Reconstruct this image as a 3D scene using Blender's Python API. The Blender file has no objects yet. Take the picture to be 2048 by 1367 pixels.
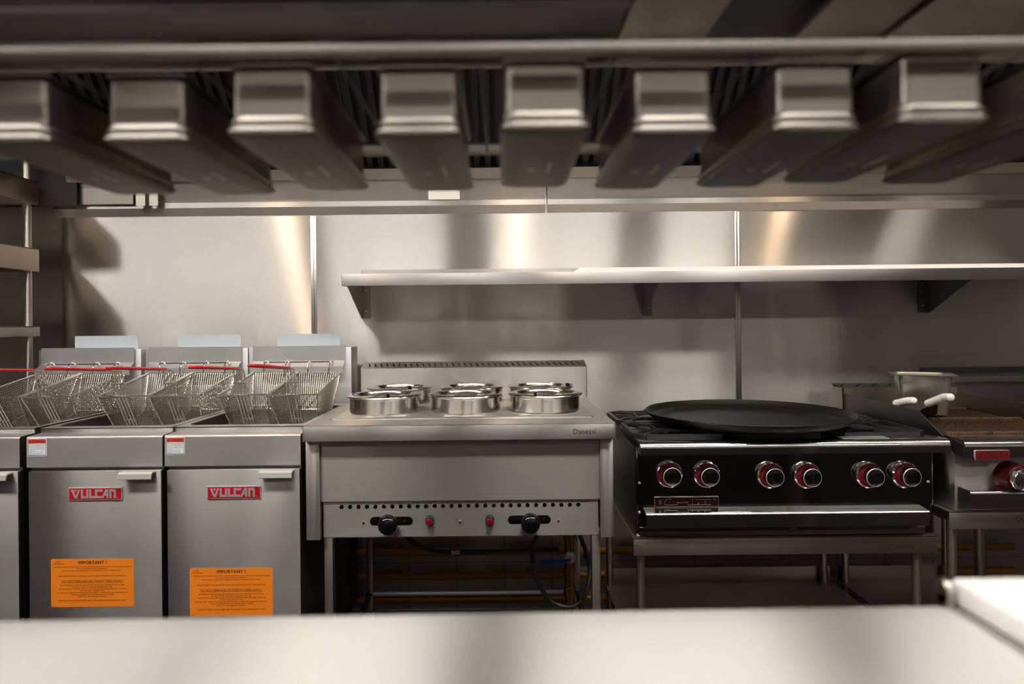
import bpy, bmesh, math, random
from mathutils import Vector, Matrix
random.seed(7)
PI = math.pi
C = bpy.context.scene.collection
F = 1287.0; CZ = 1.19; ROLL = 0.010; CX, CY = 1004.0, 652.0

def P(px, py, d):
    """point at distance d from the lens plane that a pixel of the photograph looks at"""
    u, v = px - CX, py - CY
    return Vector(((u - ROLL * v) * d / F, d, CZ - (v + ROLL * u) * d / F))

# ------------------------------------------------------------------ materials
def nodes(name):
    m = bpy.data.materials.new(name); m.use_nodes = True
    return m, m.node_tree, m.node_tree.nodes['Principled BSDF']

def plain(name, col, rough=.5, metal=0., emit=None, strength=0., coat=0., spec=.5):
    m, t, b = nodes(name)
    b.inputs['Base Color'].default_value = (*col, 1); b.inputs['Roughness'].default_value = rough
    b.inputs['Metallic'].default_value = metal; b.inputs['Coat Weight'].default_value = coat
    b.inputs['Specular IOR Level'].default_value = spec
    # faint unevenness so that nothing is a flat digital colour
    tc = t.nodes.new('ShaderNodeTexCoord'); n = t.nodes.new('ShaderNodeTexNoise')
    n.inputs['Scale'].default_value = 35; n.inputs['Detail'].default_value = 4
    t.links.new(tc.outputs['Object'], n.inputs['Vector'])
    r = t.nodes.new('ShaderNodeMapRange'); r.inputs['To Min'].default_value = rough * .88; r.inputs['To Max'].default_value = min(1, rough * 1.14)
    t.links.new(n.outputs['Fac'], r.inputs['Value']); t.links.new(r.outputs['Result'], b.inputs['Roughness'])
    if emit:
        b.inputs['Emission Color'].default_value = (*emit, 1); b.inputs['Emission Strength'].default_value = strength
    return m

def steel(name, col, rough=.3, aniso=.7, metal=1., brush=(1.2, 90, 90), blotch=.10, tilt=0.):
    m, t, b = nodes(name)
    L = t.links.new; N = t.nodes.new
    b.inputs['Metallic'].default_value = metal
    b.inputs['Anisotropic'].default_value = aniso
    v = N('ShaderNodeCombineXYZ'); v.inputs[0].default_value = .03; v.inputs[1].default_value = .7; v.inputs[2].default_value = .7
    if aniso > 0: L(v.outputs[0], b.inputs['Tangent'])
    tc = N('ShaderNodeTexCoord')
    mp = N('ShaderNodeMapping'); mp.inputs['Scale'].default_value = brush; L(tc.outputs['Object'], mp.inputs['Vector'])
    n = N('ShaderNodeTexNoise'); n.inputs['Scale'].default_value = 6; n.inputs['Detail'].default_value = 5; L(mp.outputs[0], n.inputs['Vector'])
    n2 = N('ShaderNodeTexNoise'); n2.inputs['Scale'].default_value = 3.2; n2.inputs['Detail'].default_value = 5; n2.inputs['Roughness'].default_value = .6
    L(tc.outputs['Object'], n2.inputs['Vector'])
    mx = N('ShaderNodeMix'); mx.data_type = 'RGBA'
    mx.inputs[6].default_value = (*[c * (1 - blotch) for c in col], 1); mx.inputs[7].default_value = (*[min(1, c * (1 + blotch)) for c in col], 1)
    ad = N('ShaderNodeMath'); ad.operation = 'ADD'; L(n.outputs['Fac'], ad.inputs[0]); L(n2.outputs['Fac'], ad.inputs[1])
    sc = N('ShaderNodeMath'); sc.operation = 'MULTIPLY_ADD'; sc.inputs[1].default_value = 1.4; sc.inputs[2].default_value = -.9; sc.use_clamp = True
    L(ad.outputs[0], sc.inputs[0]); L(sc.outputs[0], mx.inputs[0]); L(mx.outputs[2], b.inputs['Base Color'])
    r = N('ShaderNodeMapRange'); r.inputs['From Min'].default_value = .3; r.inputs['From Max'].default_value = .7
    r.inputs['To Min'].default_value = rough * (.95 if tilt else .9); r.inputs['To Max'].default_value = rough * (1.05 if tilt else 1.12)
    L(n2.outputs['Fac'], r.inputs['Value']); L(r.outputs['Result'], b.inputs['Roughness'])
    if tilt:
        # fine brushing: the hair-thin grooves' faces lean up and down, so reflections smear across the brushing;
        # five lobes with leaning normals stand for the spread of groove faces
        sg = .12*tilt; acc = None; wsum = 0.
        out = [q for q in t.nodes if q.type == 'OUTPUT_MATERIAL'][0]
        g = N('ShaderNodeNewGeometry')
        for k_, wt_ in ((0, .30), (-.85, .23), (.85, .23), (-1.75, .12), (1.75, .12)):
            if k_ == 0: bb = b
            else:
                bb = N('ShaderNodeBsdfPrincipled'); bb.inputs['Metallic'].default_value = metal; bb.inputs['Anisotropic'].default_value = aniso
                if aniso > 0: L(v.outputs[0], bb.inputs['Tangent'])
                L(mx.outputs[2], bb.inputs['Base Color']); L(r.outputs['Result'], bb.inputs['Roughness'])
                va = N('ShaderNodeVectorMath'); va.operation = 'ADD'; va.inputs[1].default_value = (0, k_*sg, k_*sg); L(g.outputs['Normal'], va.inputs[0])
                vn = N('ShaderNodeVectorMath'); vn.operation = 'NORMALIZE'; L(va.outputs[0], vn.inputs[0]); L(vn.outputs[0], bb.inputs['Normal'])
            wsum += wt_
            if acc is None: acc = bb
            else:
                ms = N('ShaderNodeMixShader'); ms.inputs[0].default_value = wt_/wsum; L(acc.outputs[0], ms.inputs[1]); L(bb.outputs[0], ms.inputs[2]); acc = ms
        L(acc.outputs[0], out.inputs['Surface'])
    return m

def speckled(name, c0, c1, rough, scale=350, bump=.5, metal=0., dist=.001, lo=.4, hi=.7, spec=.5):
    m, t, b = nodes(name); L = t.links.new; N = t.nodes.new
    b.inputs['Roughness'].default_value = rough; b.inputs['Metallic'].default_value = metal; b.inputs['Specular IOR Level'].default_value = spec
    tc = N('ShaderNodeTexCoord'); n = N('ShaderNodeTexNoise'); n.inputs['Scale'].default_value = scale; n.inputs['Detail'].default_value = 5
    L(tc.outputs['Object'], n.inputs['Vector'])
    cr = N('ShaderNodeValToRGB'); cr.color_ramp.elements[0].color = (*c0, 1); cr.color_ramp.elements[1].color = (*c1, 1)
    cr.color_ramp.elements[0].position = lo; cr.color_ramp.elements[1].position = hi
    L(n.outputs['Fac'], cr.inputs[0]); L(cr.outputs[0], b.inputs['Base Color'])
    bp = N('ShaderNodeBump'); bp.inputs['Strength'].default_value = bump; bp.inputs['Distance'].default_value = dist
    L(n.outputs['Fac'], bp.inputs['Height']); L(bp.outputs[0], b.inputs['Normal'])
    return m

def tiles(name, c0, c1, grout, w, h, rough, offset=.5, plane='XZ'):
    m, t, b = nodes(name); L = t.links.new; N = t.nodes.new
    tc = N('ShaderNodeTexCoord'); sp = N('ShaderNodeSeparateXYZ'); cb = N('ShaderNodeCombineXYZ')
    L(tc.outputs['Object'], sp.inputs[0]); L(sp.outputs['X'], cb.inputs[0]); L(sp.outputs['Z' if plane == 'XZ' else 'Y'], cb.inputs[1])
    br = N('ShaderNodeTexBrick'); br.offset = offset
    br.inputs['Color1'].default_value = (*c0, 1); br.inputs['Color2'].default_value = (*c1, 1); br.inputs['Mortar'].default_value = (*grout, 1)
    br.inputs['Scale'].default_value = 1; br.inputs['Mortar Size'].default_value = .0025
    br.inputs['Brick Width'].default_value = w; br.inputs['Row Height'].default_value = h
    L(cb.outputs[0], br.inputs['Vector']); L(br.outputs['Color'], b.inputs['Base Color']); b.inputs['Roughness'].default_value = rough
    bp = N('ShaderNodeBump'); bp.inputs['Strength'].default_value = .4; bp.inputs['Distance'].default_value = .002; bp.invert = True
    L(br.outputs['Fac'], bp.inputs['Height']); L(bp.outputs[0], b.inputs['Normal'])
    return m

M = {}
M['wall'] = steel('wall_steel', (.52, .508, .487), .22, 1.0, brush=(.5, 120, 120), blotch=.05, tilt=2.0)
M['steel'] = steel('brushed_steel', (.44, .425, .405), .34, .95, blotch=.07, tilt=.7)
M['fryer'] = steel('fryer_steel', (.44, .432, .422), .38, .9, blotch=.07, tilt=.6)
M['galv'] = steel('galvanised_panel', (.62, .63, .65), .42, .3, blotch=.04, tilt=.4)
M['counter'] = steel('counter_steel', (.60, .59, .575), .34, 1., blotch=.03, tilt=1.)
M['warm'] = steel('warm_steel', (.50, .45, .40), .34, .5, blotch=.06)
M['panpol'] = steel('dimmed_pan_steel', (.15, .137, .121), .38, .0, blotch=.05, tilt=0)  # pan steel darkened in colour to stand in for dim surroundings
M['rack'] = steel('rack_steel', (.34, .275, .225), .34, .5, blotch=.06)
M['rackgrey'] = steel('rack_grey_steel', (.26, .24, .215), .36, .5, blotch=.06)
M['rimwire'] = plain('rim_wire', (.72, .69, .63), .28, 1.)
M['trim'] = steel('trim_steel', (.6, .59, .57), .2, .5, blotch=.04, tilt=.5)
M['dark'] = steel('dark_steel', (.17, .165, .16), .42, .3, blotch=.1)
M['standsteel'] = steel('stand_steel', (.44, .405, .365), .38, .5, blotch=.06)
M['polish'] = steel('polished_steel', (.36, .35, .34), .07, .0, blotch=.02, tilt=0)
M['chrome'] = plain('chrome', (.86, .86, .87), .12, 1.)
M['pot'] = steel('pot_steel', (.74, .72, .69), .15, .0, blotch=.03, tilt=0)
M['wire'] = plain('basket_wire', (.42, .39, .335), .38, 1.)
M['blackmetal'] = plain('black_metal', (.012, .012, .012), .4)
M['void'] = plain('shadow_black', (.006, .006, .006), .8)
M['filter'] = plain('greasy_shaded_filter', (.010, .009, .008), .6, .0)  # grease-black, with the hood's inner shadow put into the colour
M['blackplastic'] = plain('black_plastic', (.004, .004, .005), .08, spec=.3)
M['redplastic'] = plain('red_plastic', (.15, .004, .008), .5, spec=.2)
M['redgrip'] = plain('red_grip', (.55, .010, .014), .38)
M['redplate'] = plain('red_plate', (.48, .004, .014), .35)
M['redplate2'] = plain('deep_red_plate', (.17, .003, .008), .45, spec=.3)
M['steampan'] = steel('steam_pan_steel', (.70, .685, .66), .33, .0, blotch=.10, tilt=0)
M['darkred'] = plain('dark_red_plate', (.014, .0008, .0014), .6, spec=.08)
M['redknob'] = plain('red_knob', (.035, .0015, .003), .25, spec=.25)
M['silver'] = plain('silver_paint', (.62, .61, .60), .38, .6)
M['orange'] = plain('orange_paper', (.80, .205, .006), .55)
M['ink'] = plain('black_ink', (.012, .01, .008), .6)
M['sticker'] = plain('white_sticker', (.72, .74, .78), .5)
M['stickerred'] = plain('sticker_red', (.62, .05, .03), .5)
M['navy'] = plain('navy_print', (.02, .025, .08), .5)
M['paella'] = speckled('enamel_iron', (.003, .003, .003), (.013, .013, .013), .36, 420, 1., spec=.28)
M['iron'] = speckled('cast_iron', (.010, .010, .011), (.028, .027, .027), .38, 220, .4)
M['enamel'] = plain('black_enamel', (.010, .010, .010), .22)
M['rust'] = speckled('rusty_iron', (.014, .008, .005), (.15, .062, .02), .75, 130, .8, .1, .001, .35, .8)
M['whiteplastic'] = plain('white_plastic', (.82, .80, .78), .4)
M['ivory'] = plain('ivory_handle', (.80, .76, .70), .4)
M['yellow'] = plain('yellow_pipe', (.42, .19, .012), .4)
M['blue'] = plain('blue_lever', (.01, .05, .38), .35)
M['brass'] = plain('aged_brass', (.32, .15, .06), .35, 1.)
M['hose'] = plain('grey_hose', (.05, .048, .045), .35, .4)
M['bluefilm'] = plain('blue_film_metal', (.56, .66, .73), .45, .5)
M['tile'] = tiles('wall_tile', (.42, .41, .40), (.39, .385, .375), (.22, .21, .2), .2, .2, .3, .0)
M['floor'] = tiles('quarry_tile', (.035, .026, .022), (.03, .022, .019), (.016, .016, .016), .15, .15, .5, 0., 'XY')
M['paint'] = plain('painted_wall', (.18, .17, .155), .7)
M['ceiling'] = plain('ceiling_tile', (.8, .79, .76), .9)
M['lamp'] = plain('troffer_light', (.9, .9, .9), .5, emit=(1.0, .945, .87), strength=38.)
M['lampsoft'] = plain('aisle_light', (.9, .9, .9), .5, emit=(1.0, .945, .87), strength=15.)
M['lampfill'] = plain('fill_light', (.9, .9, .9), .5, emit=(1.0, .945, .87), strength=18.)  # unseen added row, lifts the shadow under the wall shelf
M['globe'] = plain('warm_globe', (.9, .8, .7), .5, emit=(1.0, .70, .44), strength=170.)

# ------------------------------------------------------------------ mesh builder
def rrect(w, h, r, n=5):
    pts = []
    for cx, cy, a0 in ((w/2-r, h/2-r, 0), (-w/2+r, h/2-r, PI/2), (-w/2+r, -h/2+r, PI), (w/2-r, -h/2+r, 1.5*PI)):
        for i in range(n + 1):
            a = a0 + PI/2 * i / n
            pts.append((cx + r*math.cos(a), cy + r*math.sin(a)))
    return pts

class MB:
    def __init__(s): s.bm = bmesh.new()
    def add(s, other, mat=None):
        me = bpy.data.meshes.new('tmp'); other.to_mesh(me); other.free()
        if mat: me.transform(mat)
        s.bm.from_mesh(me); bpy.data.meshes.remove(me); return s
    def box(s, x0, x1, y0, y1, z0, z1, bev=.0, seg=2, mat=None):
        b = bmesh.new(); bmesh.ops.create_cube(b, size=1)
        for v in b.verts:
            v.co = Vector(((x0+x1)/2 + v.co.x*(x1-x0), (y0+y1)/2 + v.co.y*(y1-y0), (z0+z1)/2 + v.co.z*(z1-z0)))
        if bev: bmesh.ops.bevel(b, geom=b.edges[:], offset=bev, segments=seg, affect='EDGES', profile=.5)
        return s.add(b, mat)
    def tube(s, pts, r, seg=8, closed=False, caps=True, r2=None):
        pts = [Vector(p) for p in pts]; n = len(pts); rings = []; up = None
        for i, p in enumerate(pts):
            if closed: t = pts[(i+1) % n] - pts[i-1]
            else: t = pts[min(i+1, n-1)] - pts[max(i-1, 0)]
            t.normalize()
            if up is None:
                up = Vector((0, 0, 1)) if abs(t.z) < .9 else Vector((1, 0, 0))
            a = t.cross(up).normalized(); bb = a.cross(t).normalized(); up = bb
            rr = r if r2 is None else r + (r2 - r) * i / max(1, n-1)
            rings.append([s.bm.verts.new(p + (a*math.cos(2*PI*k/seg + PI/seg) + bb*math.sin(2*PI*k/seg + PI/seg))*rr) for k in range(seg)])
        m = n if closed else n - 1
        for i in range(m):
            A, B = rings[i], rings[(i+1) % n]
            for k in range(seg):
                s.bm.faces.new((A[k], A[(k+1) % seg], B[(k+1) % seg], B[k]))
        if caps and not closed:
            s.bm.faces.new(rings[0][::-1]); s.bm.faces.new(rings[-1])
        return s
    def lathe(s, prof, c=(0, 0, 0), axis='Z', seg=48):
        """prof: (radius, height); axis Z up, or Y towards the lens (height = towards -Y)"""
        c = Vector(c); rings = []
        for r, h in prof:
            if r < 1e-6:
                rings.append([s.bm.verts.new(c + (Vector((0, 0, h)) if axis == 'Z' else Vector((0, -h, 0))))]); continue
            ring = []
            for k in range(seg):
                a = 2*PI*k/seg; x, y = r*math.cos(a), r*math.sin(a)
                ring.append(s.bm.verts.new(c + (Vector((x, y, h)) if axis == 'Z' else Vector((x, -h, y)))))
            rings.append(ring)
        for A, B in zip(rings, rings[1:]):
            for k in range(seg):
                k2 = (k+1) % seg
                if len(A) == 1 and len(B) == 1: continue
                if len(A) == 1: s.bm.faces.new((A[0], B[k2], B[k]))
                elif len(B) == 1: s.bm.faces.new((A[k], A[k2], B[0]))
                else: s.bm.faces.new((A[k], A[k2], B[k2], B[k]))
        return s
    def loft(s, secs, cap0=True, cap1=True):
        rings = [[s.bm.verts.new(Vector(p)) for p in sec] for sec in secs]
        for A, B in zip(rings, rings[1:]):
            n = len(A)
            for k in range(n): s.bm.faces.new((A[k], A[(k+1) % n], B[(k+1) % n], B[k]))
        if cap0: s.bm.faces.new(rings[0][::-1])
        if cap1: s.bm.faces.new(rings[-1])
        return s
    def prism(s, poly, a, b, axis='X'):
        """extrude a polygon: axis X -> (y,z) points, Y -> (x,z), Z -> (x,y)"""
        f = {'X': lambda p, t: (t, p[0], p[1]), 'Y': lambda p, t: (p[0], t, p[1]), 'Z': lambda p, t: (p[0], p[1], t)}[axis]
        return s.loft([[f(p, a) for p in poly], [f(p, b) for p in poly]])
    def sphere(s, c, r, sc=(1, 1, 1), seg=24):
        b = bmesh.new(); bmesh.ops.create_uvsphere(b, u_segments=seg, v_segments=seg//2, radius=r)
        return s.add(b, Matrix.Translation(c) @ Matrix.Diagonal((*sc, 1)))
    def mesh(s, me, mat):
        me2 = me.copy(); me2.transform(mat); s.bm.from_mesh(me2); bpy.data.meshes.remove(me2); return s
    def build(s, name, m, parent=None, smooth=35, label=None):
        bmesh.ops.recalc_face_normals(s.bm, faces=s.bm.faces[:])
        me = bpy.data.meshes.new(name); s.bm.to_mesh(me); s.bm.free()
        if smooth:
            me.shade_smooth(); me.set_sharp_from_angle(angle=math.radians(smooth))
        o = bpy.data.objects.new(name, me); C.objects.link(o)
        me.materials.append(M[m] if isinstance(m, str) else m)
        if parent is not None:
            off = Vector((0, 0, 0)); q = parent
            while q is not None: off += q.location; q = q.parent
            me.transform(Matrix.Translation(-off)); o.parent = parent
        if label: o['label'] = label
        return o

def eval_mesh(cu):
    o = bpy.data.objects.new('tmpcurve', cu); C.objects.link(o)
    dg = bpy.context.evaluated_depsgraph_get()
    me = bpy.data.meshes.new_from_object(o.evaluated_get(dg), depsgraph=dg)
    bpy.data.objects.remove(o); return me

def text_mesh(txt, bold=0., spacing=1., ext=.02, res=2):
    cu = bpy.data.curves.new('t', 'FONT'); cu.body = txt; cu.size = 1; cu.extrude = ext; cu.offset = bold
    cu.space_character = spacing; cu.resolution_u = res
    me = eval_mesh(cu); bpy.data.curves.remove(cu); return me

def put_text(mb, txt, x0, x1, y, z0, z1, bold=0., spacing=1., depth=.0006, rot=0.):
    """lettering facing the lens, fitted to x0..x1, z0..z1 with its face at distance y"""
    me = text_mesh(txt, bold, spacing)
    xs = [v.co.x for v in me.vertices]; ys = [v.co.y for v in me.vertices]; zs = [v.co.z for v in me.vertices]
    sx = (x1-x0)/max(1e-6, max(xs)-min(xs)); sy = (z1-z0)/max(1e-6, max(ys)-min(ys)); sz = depth/max(1e-6, max(zs)-min(zs))
    T = Matrix.Translation((x0, y, z0)) @ Matrix.Rotation(PI/2, 4, 'X') @ Matrix.Diagonal((sx, sy, sz, 1)) @ Matrix.Translation((-min(xs), -min(ys), -max(zs)))
    mb.mesh(me, T); bpy.data.meshes.remove(me); return mb

def sheet(outer, holes, thick):
    """flat sheet in XY with real holes, centred on z = 0"""
    cu = bpy.data.curves.new('s', 'CURVE'); cu.dimensions = '2D'; cu.fill_mode = 'BOTH'; cu.extrude = thick/2
    for loop in [outer] + holes:
        sp = cu.splines.new('POLY'); sp.points.add(len(loop)-1); sp.use_cyclic_u = True
        for q, (x, y) in zip(sp.points, loop): q.co = (x, y, 0, 1)
    me = eval_mesh(cu); bpy.data.curves.remove(cu); return me
FRONT = lambda y: Matrix.Translation((0, y, 0)) @ Matrix.Rotation(PI/2, 4, 'X')
def circle(cx, cy, r, n=16): return [(cx + r*math.cos(2*PI*k/n), cy + r*math.sin(2*PI*k/n)) for k in range(n)]
def rect(x0, x1, y0, y1): return [(x0, y0), (x1, y0), (x1, y1), (x0, y1)]
def obround(cx, cy, w, h, n=8):
    return [(x+cx, y+cy) for x, y in rrect(w, h, h/2*.999, n)]

def arc(cx, cy, r, a0, a1, n=6):
    return [(cx + r*math.cos(math.radians(a0 + (a1-a0)*i/n)), cy + r*math.sin(math.radians(a0 + (a1-a0)*i/n))) for i in range(n+1)]

def thing(name, label, cat, loc=(0, 0, 0), group=None):
    o = bpy.data.objects.new(name, None); C.objects.link(o); o.location = loc; o.empty_display_size = .05
    return tag(o, label, cat, group)
def tag(o, label, cat, group=None):
    o['label'] = label; o['category'] = cat
    if group: o['group'] = group
    return o
def struct(name, mb, m, label=None):
    o = mb.build(name, m); o['kind'] = 'structure'
    if label: o['label'] = label
    return o
def dup(root, loc, label, rotz=None):
    def cp(o, parent):
        c = o.copy(); C.objects.link(c)
        if parent is not None: c.parent = parent
        for ch in o.children: cp(ch, c)
        return c
    r = cp(root, None); r.location = loc; r['label'] = label
    if rotz is not None: r.rotation_euler.z = rotz
    return r

# ================================================================== setting
WY = 2.70
ZS = .72           # steel cladding above, tile below
struct('floor', MB().box(-4.6, 3.9, -2.4, WY+.1, -.05, 0), 'floor')
struct('ceiling', MB().box(-4.6, 3.9, -2.4, WY+.1, 2.95, 3.0), 'ceiling')
struct('wall_back', MB().box(-4.6, 3.9, WY, WY+.1, ZS, 2.95), 'wall')
struct('wall_back_tile', MB().box(-4.6, 3.9, WY+.004, WY+.1, 0, ZS), 'tile')
struct('wall_left', MB().box(-4.7, -4.6, -2.4, WY, 0, 2.95), 'paint')
struct('wall_right', MB().box(3.9, 4.0, -2.4, WY, 0, 2.95), 'paint')
struct('wall_front', MB().box(-4.6, 3.9, -2.5, -2.4, 0, 2.95), 'paint')
for i, (x, z1) in enumerate(((-.787, 1.66), (.990, 1.66))):
    struct('trim_%d' % (i+1), MB().box(x-.0115, x-.001, WY-.004, WY, ZS, z1, .001).box(x+.001, x+.0115, WY-.004, WY, ZS, z1, .001).box(x-.002, x+.002, WY-.0025, WY, ZS, z1), 'trim')

# ceiling troffers, plus an added unseen row behind to fill shelf shadow
LX = ((-3.5, -1.62), (-1.46, -.46), (-.08, .95), (1.32, 1.90))
LPOS = [(x0, x1, .30, .60) for x0, x1 in LX] + [(.95, 1.95, .84, 1.12), (2.05, 3.2, .84, 1.12)] + [(-2.0, -.72, -1.75, -1.55), (-.60, .62, -1.75, -1.55), (.75, 3.8, -1.75, -1.55)]
LL = ['flat ceiling light nearest the left wall', 'flat ceiling light over the work table, left of the middle one', 'flat ceiling light over the middle of the work table', 'short flat ceiling light over the cutting board',
      'slim ceiling light over the aisle in front of the range', 'slim ceiling light over the aisle in front of the charbroiler',
      'slim ceiling light far behind the work table, left one', 'slim ceiling light far behind the work table, middle one', 'slim ceiling light far behind the work table, right one']
for (x0, x1, y0, y1), lab in zip(LPOS, LL):
    t = thing('ceiling_light', lab, 'ceiling light', ((x0+x1)/2, (y0+y1)/2, 2.95), 'flat ceiling lights')
    MB().box(x0-.02, x0, y0-.02, y1+.02, 2.925, 2.95).box(x1, x1+.02, y0-.02, y1+.02, 2.925, 2.95).box(x0, x1, y0-.02, y0, 2.925, 2.95).box(x0, x1, y1, y1+.02, 2.925, 2.95).build('frame', 'sticker', t)
    MB().box(x0, x1, y0, y1, 2.932, 2.948).build('diffuser', 'lamp' if 'slim' not in lab else ('lampsoft' if 'aisle' in lab else 'lampfill'), t)

# ================================================================== exhaust hoods
def hood(x0, x1, label, lamps, xf0):
    t = thing('exhaust_hood', label, 'hood', ((x0+x1)/2, 2.2, 1.664))
    b = MB()
    b.box(x0, x1, 1.62, 1.64, 2.34, 2.90, .003); b.box(x0, x1, 1.62, WY-.001, 2.88, 2.90)
    b.box(x0, x1, 1.62, 1.66, 2.33, 2.345, .002)
    b.box(x0, x0+.004, 1.64, WY-.001, 2.34, 2.88) if x0 < 0 else b.box(x1-.004, x1, 1.64, WY-.001, 2.34, 2.88)
    b.build('canopy', 'dark', t)
    # folded grease trough along the wall
    MB().prism([(WY-.001, 1.664), (2.677, 1.690), (2.674, 1.694), (2.674, 1.715), (2.684, 1.715), (WY-.001, 1.700)], xf0, x1).build('grease_trough', 'steel', t)
    MB().prism([(2.692, 1.70), (2.650, 1.80), (2.653, 1.80), (2.695, 1.70)], x0, x1).build('apron', 'steel', t)
    MB().prism([(2.66, 1.796), (2.640, 1.797), (2.626, 1.837), (2.638, 1.837), (2.652, 1.805), (2.66, 1.805)], x0, x1).build('filter_rail', 'warm', t)
    n = max(1, round((x1-x0)/.4)); w = (x1-x0)/n
    for i in range(n):
        fx = x0 + i*w; fb = MB()
        mt = Matrix.Translation((fx, 2.665, 1.835)) @ Matrix.Rotation(math.radians(-48), 4, 'X')
        # local: x along the bank, y = up the slope reversed, z thickness
        L_ = .56
        for k in range(int(w/.045)):
            xx = .012 + k*.045
            fb.box(xx, xx+.020, -L_, 0, -.004, 0, mat=mt)
            fb.box(xx-.004, xx+.001, -L_, 0, -.0, .022, mat=mt)
        fb.box(.002, w-.002, -.022, 0, -.006, .03, mat=mt); fb.box(.002, w-.002, -L_, -L_+.022, -.006, .03, mat=mt)
        fb.box(0.002, .012, -L_, 0, -.006, .03, mat=mt); fb.box(w-.012, w-.002, -L_, 0, -.006, .03, mat=mt)
        fb.box(.002, w-.002, -L_, 0, .036, .04, mat=mt)
        fb.build('baffle_filter', 'filter', t)
    for lx in lamps:
        lp = MB().lathe([(.03, .35), (.035, .05), (.06, .045), (.06, -.01), (.05, -.015), (.0, .03)], (lx, 1.85, 2.85), seg=24).build('lamp', 'dark', t)
        MB().sphere((lx, 1.85, 2.78), .055, (1, 1, 1.25)).build('globe', 'globe', lp)
    return t
h1 = hood(-1.78, .187, 'left steel canopy hood above fryers and food warmer', (-1.367, .114), -1.86)
h2 = hood(.193, 2.35, 'right steel canopy hood above range and charbroiler', (1.80, ), .193)
# folded end plates at the left end of the hood
for a, b_, c_ in ((-1.50, -1.462, 0), (-1.445, -1.41, 0)):
    MB().box(a, b_, 2.645, 2.649, 1.70, 1.815).build('end_plate', 'warm', h1)
MB().box(-1.78, -1.52, 2.66, 2.665, 1.71, 1.785).build('corner_plate', 'rackgrey', h1)
MB().box(-2.4, -1.74, 2.64, 2.645, 1.70, 2.34).build('opening_shade_sheet', 'void', h1)  # black sheet stands in for the shaded opening past the hood end
MB().box(-.30, -.17, 2.668, 2.673, 1.718, 1.757).build('access_panel', 'whiteplastic', h1)

# ================================================================== wall shelf
SX0, SX1 = -.588, 2.4
ws = thing('wall_shelf', 'long stainless wall shelf under the hood, above the range', 'shelf', (.8, 2.5, 1.387))
MB().box(SX0, SX1, 2.367, WY-.006, 1.383, 1.387).box(SX0, SX1, 2.365, 2.3675, 1.344, 1.3875, .0008).box(SX0, SX0+.002, 2.365, WY-.006, 1.345, 1.387)\
    .box(SX0+.0, SX1, WY-.006, WY-.004, 1.383, 1.431).build('shelf_panel', 'fryer', ws)
for bx in (-.585, .594, 1.781):
    fx = 1 if bx < 1 else -1
    b = MB().prism([(2.368, 1.383), (WY-.002, 1.383), (WY-.002, 1.228), (WY-.02, 1.228)], bx-.001, bx+.001)
    b.box(min(bx, bx+fx*.035), max(bx, bx+fx*.035), WY-.004, WY-.002, 1.229, 1.383)
    br = b.build('bracket', 'dark' if bx > 0 else 'standsteel', ws)
    for bz in (1.26, 1.345):
        MB().lathe([(.0, .006), (.004, .005), (.006, .0)], (bx+fx*.018, WY-.004, bz), 'Y', 12).build('bolt', 'chrome', br)
o = MB().prism([(.268, 1.3885), (.29, 1.404), (2.2, 1.404), (2.2, 1.3885)], 2.385, 2.66, 'Y').build('shelf_board', 'whiteplastic')
tag(o, 'thin white board lying along the wall shelf', 'board')

# ================================================================== storage rack on the left
rk = thing('storage_rack', 'wall-side steel storage rack with round post, left of the fryers', 'rack', (-2.2, 2.3, 0))
for x, y in ((-1.904, 2.585), (-2.6, 2.585), (-2.6, 2.34)):
    MB().tube([(x, y, 0), (x, y, 1.95)], .0155, 16).build('post', 'steel', rk)
for z0, z1 in ((1.697, 1.790), (1.428, 1.520), (1.168, 1.209), (.35, .39)):
    xr = -1.867
    MB().box(-2.64, xr, 2.31, 2.60, z1-.004, z1).box(xr-.003, xr, 2.31, 2.60, z0, z1, .001).box(-2.64, xr-.003, 2.31, 2.313, z0, z1).box(-2.64, xr-.003, 2.597, 2.60, z0, z1)\
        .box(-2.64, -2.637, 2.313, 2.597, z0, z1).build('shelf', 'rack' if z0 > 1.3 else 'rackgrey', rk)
MB().box(-2.64, -1.87, 2.32, 2.59, 1.70, 1.705).build('shelf_pan', 'galv', rk)

# ================================================================== fryers
HW = .1985
NOTICE = [(.09, 'APPLIANCE PARTS MAY BE PACKAGED IN THE OVEN BROILER OR ARE TAPED INTO THE GRIDDLE GREASE', .93, .020, .165),
          (0, 'TRAY AND CABINET BASE COMPARTMENTS.', .38, .020, .205), (0, 'PARTS MAY BE IN CARDBOARD BOXES OR WRAPPED IN SHIPPING PAPER OR FOAM.', .72, .021, .245),
          (0, 'PARTS ARE ESSENTIAL TO THE INSTALLATION AND OPERATION OF THE APPLIANCE.', .83, .026, .355),
          (0, 'DO NOT MISPLACE OR THROW THEM AWAY!', .74, .042, .462), (0, 'SOME RANGE TOP GRATES ARE SUPPLIED WITH A WAX PROTECTIVE COATING.', .78, .024, .545),
          (0, 'DO NOT WASH TOP GRATES BEFORE FIRST USE.', .48, .024, .585), (0, 'THE WAX COAT WILL BEST CURE ON THE TOP GRATES DURING THE FIRST LIGHTING', .82, .024, .625),
          (0, 'OF THE OPEN TOP SECTIONS.', .29, .022, .665), (0, 'LET THE OPEN TOP SECTIONS BURN FOR AT LEAST 10 MINUTES UPON FIRST START UP.', .87, .024, .705),
          (0, 'THIS WILL ASSURE THAT TOP GRATES HAVE CURED', .52, .023, .745), (0, 'AND WILL HELP PREVENT RUSTING.', .35, .023, .785),
          (0, 'REMOVE THIS NOTICE BEFORE TURNING THE APPLIANCE "ON"!', .82, .031, .868)]
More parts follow.
